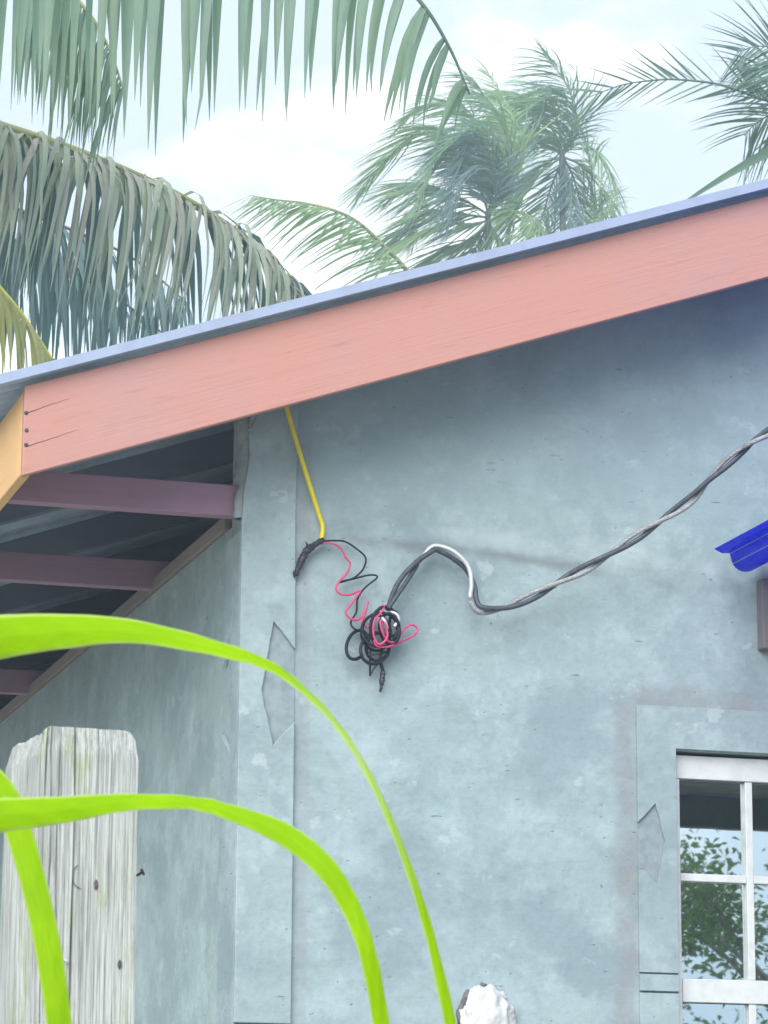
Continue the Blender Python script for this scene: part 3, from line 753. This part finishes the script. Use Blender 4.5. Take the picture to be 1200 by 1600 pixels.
for (dx, sp, hh) in ((-60, -.5, 1.7), (-30, -.25, 2.0), (10, .12, 1.5)):
    b0 = V((stem0.x+dx*.001, stem0.y, 0)); P = [b0, b0+V((sp*.15, -.03, hh*.6)), b0+V((sp*.5, -.05, hh)), b0+V((sp*1.0, -.02, hh*.9))]
    P = [p_ for p_ in P]
    C = catmull(P, 10); vv, ff = [], []
    for i, c in enumerate(C):
        w_ = .014*(1-(i/len(C))**3); vv += [c+V((0, -w_, .003)), c, c+V((0, w_, .003))]
    for i in range(len(C)-1):
        for k in range(2): a = 3*i+k; ff.append((a, a+1, a+4, a+3))
    o = mesh('leaf', vv, ff, 'lime_blade', plant, True)
    s_ = o.modifiers.new('solid', 'SOLIDIFY'); s_.thickness = .0008
# stalks carrying the three blades down to the ground
for (px, d) in ((-335, 2.75), (-330, 2.72), (-325, 2.9)):
    t_ = at(px, 1700, d); tube('stalk', [V((stem0.x+random.uniform(-.02, .02), stem0.y+random.uniform(-.02, .02), 0)), V((t_.x*.5+stem0.x*.5, t_.y*.5+stem0.y*.5, t_.z*.5)), at(px, 1690, d), at(px, 1560, d)], .006, 'blade_rib', plant, 8)

# ------------------------------------------------------------------ palms
DOWN = V((0, 0, -1))
def leaflet_geo(P, d0, L, w, wv, grav, wind, seg=6, fold=.25, vv=None, ff=None, kink=0.):
    vv = [] if vv is None else vv; ff = [] if ff is None else ff
    d = d0.normalized(); c = P.copy(); st = L/seg; base = len(vv)
    kk = random.randint(2, seg-1) if kink else -1
    for i in range(seg+1):
        t = i/seg
        ww = wv-d*wv.dot(d)
        if ww.length < 1e-4: ww = d.orthogonal()
        ww.normalize(); nn = ww.cross(d)
        prof_ = w*.5*min(1, .45+t*3.)*(max(0, 1-t**1.5))**1.05+.0006
        fo = nn*(fold*prof_)
        vv += [c-ww*prof_+fo, c.copy(), c+ww*prof_+fo]
        if i == kk: d = (d+V((random.uniform(-1, 1), random.uniform(-1, 1), random.uniform(-1, .3)))*kink).normalized()
        d = (d + DOWN*grav*st*2 + wind*st*2).normalized(); c = c+d*st
    for i in range(seg):
        for k in range(2): a = base+3*i+k; ff.append((a, a+1, a+4, a+3))
    return vv, ff
def frond(parent, pts, n, L, w, mat, rmat='rachis', r0=.02, fwd=.5, side=.8, lift=0., grav=2., wind=V((0, 0, 0)), parts=False, s0=.05, s1=1., prof=None, twist=.5, seg=6, jit=.12, sides=(-1, 1), kink=0., missing=0., sidevec=None, kinkp=.3):
    P = resample(catmull([at(*a) for a in pts], 14), .02)
    n_ = len(P)
    fr = tube('frond', P, lambda t: r0*(1-t)**.8+.0025, rmat, parent, 7)
    vv, ff = [], []
    for i in range(n):
        s = s0+(s1-s0)*(i+random.uniform(-.3, .3))/max(1, n-1); s = min(max(s, 0), 1); j = min(int(s*(n_-1)), n_-2)
        c = P[j]; T = (P[min(j+3, n_-1)]-P[max(j-3, 0)]).normalized()
        S = T.cross(V((0, 0, 1)))
        S = S.normalized() if S.length > .05 else RIGHT.copy()
        if sidevec is not None: S = (sidevec-T*sidevec.dot(T)).normalized()
        U = S.cross(T).normalized()
        for sg in sides:
            if random.random() < missing: continue
            pf = (prof(s) if prof else .35+.65*math.sin(PI*min(1, .15+.8*s)))
            d0 = T*(fwd+.5*max(0, s-.6)) + S*(side*sg) + U*lift + V([random.gauss(0, jit) for _ in range(3)])
            wv = (T+ S*random.gauss(0, twist)+U*random.gauss(0, twist)).normalized()
            args = (c, d0, L*pf*random.uniform(.85, 1.1), w*(.25+.75*pf)*random.uniform(.75, 1.15), wv, grav*random.uniform(.8, 1.2), wind)
            kk = kink if random.random() < kinkp else 0.
            if parts:
                a, b_ = leaflet_geo(*args, seg=seg, kink=kk)
                a = [q_-c for q_ in a]
                o = mesh('leaflet', a, b_, mat, None, True); o.parent = fr; o.location = c
            else: leaflet_geo(*args, seg=seg, vv=vv, ff=ff, kink=kk)
    if not parts and vv: mesh('leaflets', vv, ff, mat, fr, True)
    return fr
def palm(label, crown, base_xy=None, h=None, trunk_r=.12, group='coconut palms behind the house', tmat='trunk_bark'):
    bx = base_xy if base_xy else (crown.x+.3, crown.y+.2)
    e = empty('palm_tree', (bx[0], bx[1], 0)); tag(e, label, 'palm tree', group)
    P = catmull([V((bx[0], bx[1], -.1)), V((bx[0]*.7+crown.x*.3, bx[1]*.7+crown.y*.3, crown.z*.4)), V((bx[0]*.25+crown.x*.75, bx[1]*.25+crown.y*.75, crown.z*.8)), crown], 14)
    v, f = tube_geo(P, lambda t: trunk_r*(1.25-.45*t)*(1+.04*math.sin(t*130)), 12); mesh('trunk', v, f, tmat, e, True)
    return e

# the near palm left of the house
c1 = at(-640, 120, 9.6)
pl = palm('large coconut palm at left whose old fronds hang over the eave', c1, (c1.x-.4, c1.y+.5), trunk_r=.15)
# long frond over the top of the picture, leaflets hanging straight down
frond(pl, [(-640, 110, 9.6), (-420, -120, 9.2), (-150, -210, 8.9), (150, -190, 8.6), (400, -140, 8.5), (560, -80, 8.45), (650, -5, 8.4), (700, 70, 8.4), (735, 150, 8.4)], 46, .70, .050, 'palm_near', 'palm_near', parts=True, s0=.25, fwd=.10, side=.22, lift=-.75, grav=3.2, twist=.35, seg=7, jit=.05, r0=.022, kink=.3, prof=lambda s: 1.0 if s < .68 else max(.28, 1.0-(s-.68)*2.3), kinkp=.2)
# drooping frond in the upper left corner
frond(pl, [(-640, 110, 9.6), (-450, -150, 9.9), (-250, -190, 10.0), (-60, -120, 10.0), (60, -50, 10.0), (130, 10, 10.0), (170, 75, 10.0), (196, 150, 10.0)], 70, .47, .028, 'palm_near', parts=True, s0=.45, fwd=.22, side=.4, lift=-.6, grav=3.0, twist=.5, seg=6, jit=.10, r0=.018, kink=.25, prof=lambda s: 1.0-.35*max(0, s-.85)/.15)
# big ageing frond lying over the roof
frond(pl, [(-640, 130, 9.6), (-420, 115, 9.9), (-200, 140, 10.3), (0, 197, 10.6), (130, 240, 10.8), (250, 290, 11.0), (340, 340, 11.1), (410, 392, 11.2), (455, 440, 11.25), (490, 490, 11.3)], 150, .66, .027, 'palm_old', 'rachis', parts=True, s0=.35, s1=.99, fwd=-.15, side=.55, lift=.05, grav=3.6, twist=.45, seg=8, jit=.15, r0=.03, kink=.5, prof=lambda s: 1.0-.35*max(0, s-.7)/.3, kinkp=.55, sides=(1,), sidevec=V((-.35, -1, 0)), wind=-RIGHT*.7)
fr2 = frond(pl, [(-640, 135, 9.65), (-420, 122, 9.95), (-200, 148, 10.35), (0, 204, 10.65), (130, 246, 10.85), (250, 296, 11.05), (340, 346, 11.15), (410, 398, 11.25), (455, 446, 11.3), (490, 500, 11.35)], 120, .78, .04, 'palm_dark', 'rachis_brown', s0=.33, s1=.97, fwd=.10, side=.35, lift=-.4, grav=3., twist=.4, seg=6, jit=.08, r0=.012, sides=(1,), sidevec=V((.1, 1, 0)), prof=lambda s: 1.0-.45*max(0, s-.55)/.45)
for (dy, dd, tilt) in ((60, .5, 0), (110, .9, 30)):
    frond(pl, [(-640, 160, 9.8), (-420, 150+dy*.3, 10.3+dd), (-200, 180+dy*.6, 10.7+dd), (-40, 240+dy, 10.9+dd), (90, 290+dy, 11.1+dd), (210, 345+dy+tilt, 11.3+dd), (300, 420+dy+tilt, 11.4+dd)], 70, .66, .042, 'palm_dark', 'rachis_brown', s0=.3, fwd=.15, side=.35, lift=-.5, grav=3., twist=.4, seg=6, jit=.1, r0=.014)
# younger yellowish frond coming in low at the left edge
frond(pl, [(-640, 200, 9.5), (-420, 210, 9.6), (-230, 270, 9.75), (-100, 350, 9.85), (0, 452, 9.95), (45, 508, 10.0), (95, 585, 10.05), (130, 650, 10.1)], 84, .46, .034, 'palm_yellow', 'rachis_yellow', parts=True, s0=.4, fwd=-.15, side=.75, lift=.1, grav=3.2, twist=.5, seg=6, jit=.12, r0=.022, sides=(1,), sidevec=V((-.5, -1, 0)))
for (tx, ty, dd) in ((-1000, 0, 9.3), (-1150, 300, 9.8), (-760, -260, 9.0), (-950, 500, 9.4)):
    frond(pl, [(-640, 130, 9.6), (-640+(tx+640)*.4, 60+(ty-130)*.3, 9.6+(dd-9.6)*.5), (tx, ty, dd), (tx-60, ty+260, dd)], 60, .6, .04, 'palm_near', s0=.1, fwd=.4, side=.6, lift=-.1, grav=2.5)

# two far palms thrashing in the wind beyond the roof
WIND = -RIGHT*.55 + V((0, 0, -.12))
D1, D2 = 45., 48.
ca = at(762, 330, D1)
pa = palm('left of the two windblown palms above the roof, crown swept left', ca, (ca.x+.3, ca.y+.3), trunk_r=.05, tmat='far_bark')
FA = dict(w=.034, seg=6, r0=.016, rmat='palm_far', wind=WIND, grav=.35, fwd=.55, side=.55, twist=.5, jit=.10)
for (pts, n, L, mt, kw) in (
    ([(762, 330), (752, 300), (742, 280), (728, 249), (712, 222), (690, 205), (665, 200), (644, 211), (610, 243), (580, 275), (560, 300)], 95, .50, 'palm_far', {}),
    ([(764, 335), (785, 300), (797, 250), (788, 205), (773, 175), (752, 145), (730, 118)], 80, .52, 'palm_far', {}),
    ([(764, 335), (800, 290), (818, 225), (806, 190), (794, 165), (778, 138), (762, 112)], 80, .36, 'palm_far_lime', {}),
    ([(762, 335), (735, 318), (705, 303), (675, 292), (640, 290), (605, 305)], 85, .52, 'palm_far', {}),
    ([(764, 345), (735, 350), (700, 350), (665, 362), (630, 385)], 75, .48, 'palm_far', {}),
    ([(764, 350), (740, 372), (710, 385), (680, 400), (650, 430)], 70, .46, 'palm_far', {}),
    ([(764, 340), (775, 310), (770, 270), (745, 235), (715, 225), (690, 240)], 75, .44, 'palm_dark', {}),
    ([(764, 345), (800, 330), (830, 340), (850, 370), (858, 410)], 70, .45, 'palm_far', {}),
    ([(762, 340), (725, 335), (690, 330), (655, 340), (620, 365), (598, 395)], 80, .46, 'palm_far', {}),
    ([(764, 350), (745, 385), (725, 420), (700, 460)], 60, .50, 'palm_dark', {}),
    ([(764, 350), (785, 380), (800, 410), (810, 450)], 60, .50, 'palm_far', {}),
    ([(764, 330), (770, 280), (755, 215), (725, 175), (690, 160), (655, 170), (630, 190)], 80, .42, 'palm_far', {}),
):
    k = dict(FA); k.update(kw)
    dz = random.uniform(-1.5, 1.5)
    frond(pa, [(a, b_, D1+dz*i/len(pts)) for i, (a, b_) in enumerate(pts)], int(n*.68), L*2.3, mat=mt, **k)
cb = at(878, 240, D2)
pb = palm('right of the two windblown palms above the roof, dark stem showing', cb, (cb.x+.1, cb.y+.1), trunk_r=.055, tmat='far_bark')
for (pts, n, L, mt, kw) in (
    ([(878, 240), (890, 215), (897, 185), (892, 148), (879, 122), (864, 102), (848, 82)], 70, .44, 'palm_far', {}),
    ([(878, 240), (866, 205), (845, 170), (815, 150), (785, 145), (760, 155)], 75, .46, 'palm_far', {}),
    ([(878, 242), (850, 225), (815, 225), (780, 245), (755, 280)], 75, .46, 'palm_far', {}),
    ([(878, 245), (850, 255), (825, 285), (805, 325), (795, 370)], 80, .5, 'palm_far', {}),
    ([(880, 248), (862, 290), (850, 330), (838, 370), (830, 410)], 75, .46, 'palm_far', {}),
    ([(880, 245), (895, 275), (905, 310), (915, 350), (918, 380)], 65, .38, 'palm_far', {'wind': -RIGHT*.15+V((0, 0, -.2))}),
    ([(926, 380), (928, 340), (926, 297), (918, 232), (908, 200), (896, 170)], 70, .34, 'palm_far', {'wind': V((0, 0, .15)), 'grav': .7}),
    ([(880, 245), (910, 260), (938, 295), (955, 340), (960, 390)], 60, .36, 'palm_far', {'wind': V((0, 0, -.1)), 'grav': .6, 'missing': .25}),
    ([(880, 240), (905, 225), (930, 235), (950, 265), (962, 305), (968, 345)], 60, .34, 'palm_far', {'wind': V((0, 0, -.2)), 'grav': .7, 'missing': .4}),
    ([(878, 240), (868, 225), (858, 210), (838, 200), (820, 205)], 55, .36, 'palm_far_lime', {}),
    ([(880, 250), (890, 285), (893, 320), (890, 360), (884, 400)], 70, .36, 'palm_dark', {}),
    ([(878, 245), (845, 270), (815, 310), (785, 345), (755, 400)], 80, .5, 'palm_far', {}),
):
    k = dict(FA); k.update(kw); dz = random.uniform(-1.5, 1.5)
    frond(pb, [(a, b_, D2+dz*i/len(pts)) for i, (a, b_) in enumerate(pts)], int(n*.68), L*2.3, mat=mt, **k)
for (pal, cx, cy, D_) in ((pa, 764, 340, D1), (pb, 878, 245, D2)):
    for q_ in range(4):
        up_ = random.uniform(40, 150); lf = random.uniform(40, 190); dn = random.uniform(20, 150)
        pts = [(cx, cy), (cx+random.uniform(-10, 35), cy-up_*.6), (cx-lf*.25, cy-up_), (cx-lf*.7, cy-up_*.75+dn*.15), (cx-lf, cy-up_*.4+dn*.6)]
        dz = random.uniform(-2, 2)
        frond(pal, [(a, max(88, b_), D_+dz*i/5) for i, (a, b_) in enumerate(pts)], 62, .95, mat=random.choice(('palm_far', 'palm_far', 'palm_far_lime', 'palm_dark')), **{**FA, 'w': .026, 'missing': .2})
# low palm between: one arching frond shows over the roof
cc = at(740, 600, 30.53)
pcx = palm('low palm behind the roof, single comb-like arching frond showing', cc, (cc.x+.2, cc.y+.2), trunk_r=.11)
frond(pcx, [(740, 600, 30.53), (690, 500, 30.34), (640, 428, 30.16), (600, 385, 29.97), (560, 348, 29.79), (520, 328, 29.60), (475, 317, 29.60), (430, 312, 29.42), (390, 305, 29.23)], 62, .82, .034, 'palm_far', s0=.2, fwd=.5, side=.55, lift=-.3, grav=.42, wind=-RIGHT*.42+V((0, 0, -.28)), twist=.4, jit=.05, r0=.03)
for (tx, ty) in ((900, 560), (860, 680), (600, 640), (520, 700), (560, 560)):
    frond(pcx, [(740, 600, 30.53), ((740+tx)/2, min(600, ty)-40, 30.53), (tx, ty, 30.71)], 50, .9, .05, 'palm_far', grav=.7)
# palm out of frame at right, thin torn fronds
DR = 22.
ce = at(1330, 190, DR)
pr_ = palm('palm at the right edge with thin torn herringbone fronds', ce, (ce.x+.3, ce.y+.4), trunk_r=.12)
FR = dict(rmat='palm_right', w=.024, seg=5, twist=.35, jit=.05)
frond(pr_, [(1330, 190, DR), (1260, 175, DR), (1197, 157, DR), (1140, 137, DR), (1107, 129, DR), (1050, 124, DR), (1007, 127, DR), (975, 132, DR), (945, 142, DR), (920, 152, DR)], 40, .44, mat='palm_right', fwd=.62, side=.42, lift=0, grav=.05, r0=.010, sides=(-1, 1), sidevec=UP*1., missing=.38, prof=lambda s: .5+.5*random.random(), **{**FR, 'jit': .03})
frond(pr_, [(1330, 190, DR-.3), (1290, 120, DR-.3), (1240, 85, DR-.3), (1190, 72, DR-.3), (1150, 82, DR-.3)], 32, .60, mat='palm_right', fwd=.6, side=.5, grav=.3, r0=.008, sidevec=UP*1., **{**FR, 'w': .020})
frond(pr_, [(1330, 190, DR+.3), (1280, 165, DR+.3), (1230, 168, DR+.3), (1185, 190, DR+.3), (1160, 215, DR+.3)], 32, .68, mat='palm_right', fwd=.6, side=.5, grav=.5, r0=.008, sidevec=UP*1., **{**FR, 'w': .020})
frond(pr_, [(1330, 190, DR), (1290, 150, DR), (1245, 118, DR), (1200, 100, DR), (1160, 105, DR)], 32, .52, mat='palm_right', fwd=.6, side=.5, grav=.5, r0=.008, sidevec=UP*1., **FR)
v, f = leaflet_geo(at(1300, 190, DR), at(1197, 232, DR)-at(1300, 190, DR), 1.37, .085, UP.copy(), .10, -RIGHT*.0, seg=8)
mesh('frond', v, f, 'palm_right', pr_, True)
for (tx, ty) in ((1500, 100), (1560, 300), (1420, -120), (1450, 420)):
    frond(pr_, [(1330, 190, DR), ((1330+tx)/2, min(190, ty)-60, DR), (tx, ty, DR)], 46, .8, .05, 'palm_right', grav=1.)

# ------------------------------------------------------------------ broadleaf trees across the yard, seen in the window glass
def tree(label, x, y, h, cr, nleaf, lo=.35, seed=1):
    random.seed(seed)
    e = empty('yard_tree', (x, y, 0)); tag(e, label, 'tree', 'trees across the yard')
    vv, ff = [], []
    tube_geo(catmull([V((x, y, -.1)), V((x+.1, y, h*.25)), V((x-.05, y+.1, h*.5)), V((x+.05, y, h*.85))], 8), lambda t: .14*(1-t)+.02, 9, vv, ff)
    tips = []
    for k in range(26):
        a = random.uniform(0, 2*PI); z0 = h*random.uniform(.12, .75); rr = cr*random.uniform(.5, 1.)*math.sqrt(max(.1, 1-((z0-h*.5)/(h*.55))**2))
        s_ = V((x, y, z0)); t_ = V((x+rr*math.cos(a), y+rr*math.sin(a), min(h, z0+h*random.uniform(.05, .25))))
        mid = s_.lerp(t_, .5)+V((0, 0, .1)); C = catmull([s_, mid, t_], 6); tips.append(C)
        tube_geo(C, lambda t: .022*(1-t)+.004, 5, vv, ff)
    mesh('trunk', vv, ff, 'trunk_bark', e, True)
    vv, ff = [], []
    for i in range(nleaf):
        C = random.choice(tips); t = random.uniform(.45, 1); c = C[min(int(t*(len(C)-1)), len(C)-1)] + V([random.gauss(0, .15) for _ in range(3)])
        d = V((random.gauss(0, 1), random.gauss(0, 1), random.gauss(-.3, .6))).normalized(); s2 = d.orthogonal().normalized()
        s2 = (s2*math.cos(i)+d.cross(s2)*math.sin(i)); L_ = random.uniform(.05, .095); w_ = L_*.24
        b0 = len(vv); nn = d.cross(s2)
        vv += [c, c+d*L_*.45+s2*w_+nn*.01, c+d*L_, c+d*L_*.45-s2*w_+nn*.01]; ff += [(b0, b0+1, b0+2), (b0, b0+2, b0+3)]
    mesh('crown', vv, ff, 'tree_leaf', e)
tree('bushy tree reflected in the right window panes', 7.0, -12.4, 4.7, 1.9, 20000, seed=3)
tree('taller dark tree behind the bushy one in the window reflection', 10.2, -14.5, 6.2, 2.3, 18000, seed=5)
tree('low leafy tree at the left in the window reflection', 3.9, -13.2, 3.2, 1.3, 7000, seed=8)

# ------------------------------------------------------------------ thin bluish haze, added to lift the shadows and pale the far palms
hb = NB('added_haze_air')
pv = hb.n('ShaderNodeVolumePrincipled'); pv.inputs['Density'].default_value = ADDED_HAZE; pv.inputs['Color'].default_value = (.66, .84, 1, 1)
hb.t.links.new(pv.outputs[0], hb.n('ShaderNodeOutputMaterial').inputs['Volume'])
hz = box('added_haze', -950, 950, -950, 950, -1.5, 24, 'added_haze_air', None, 0)
tag(hz, kind='stuff')
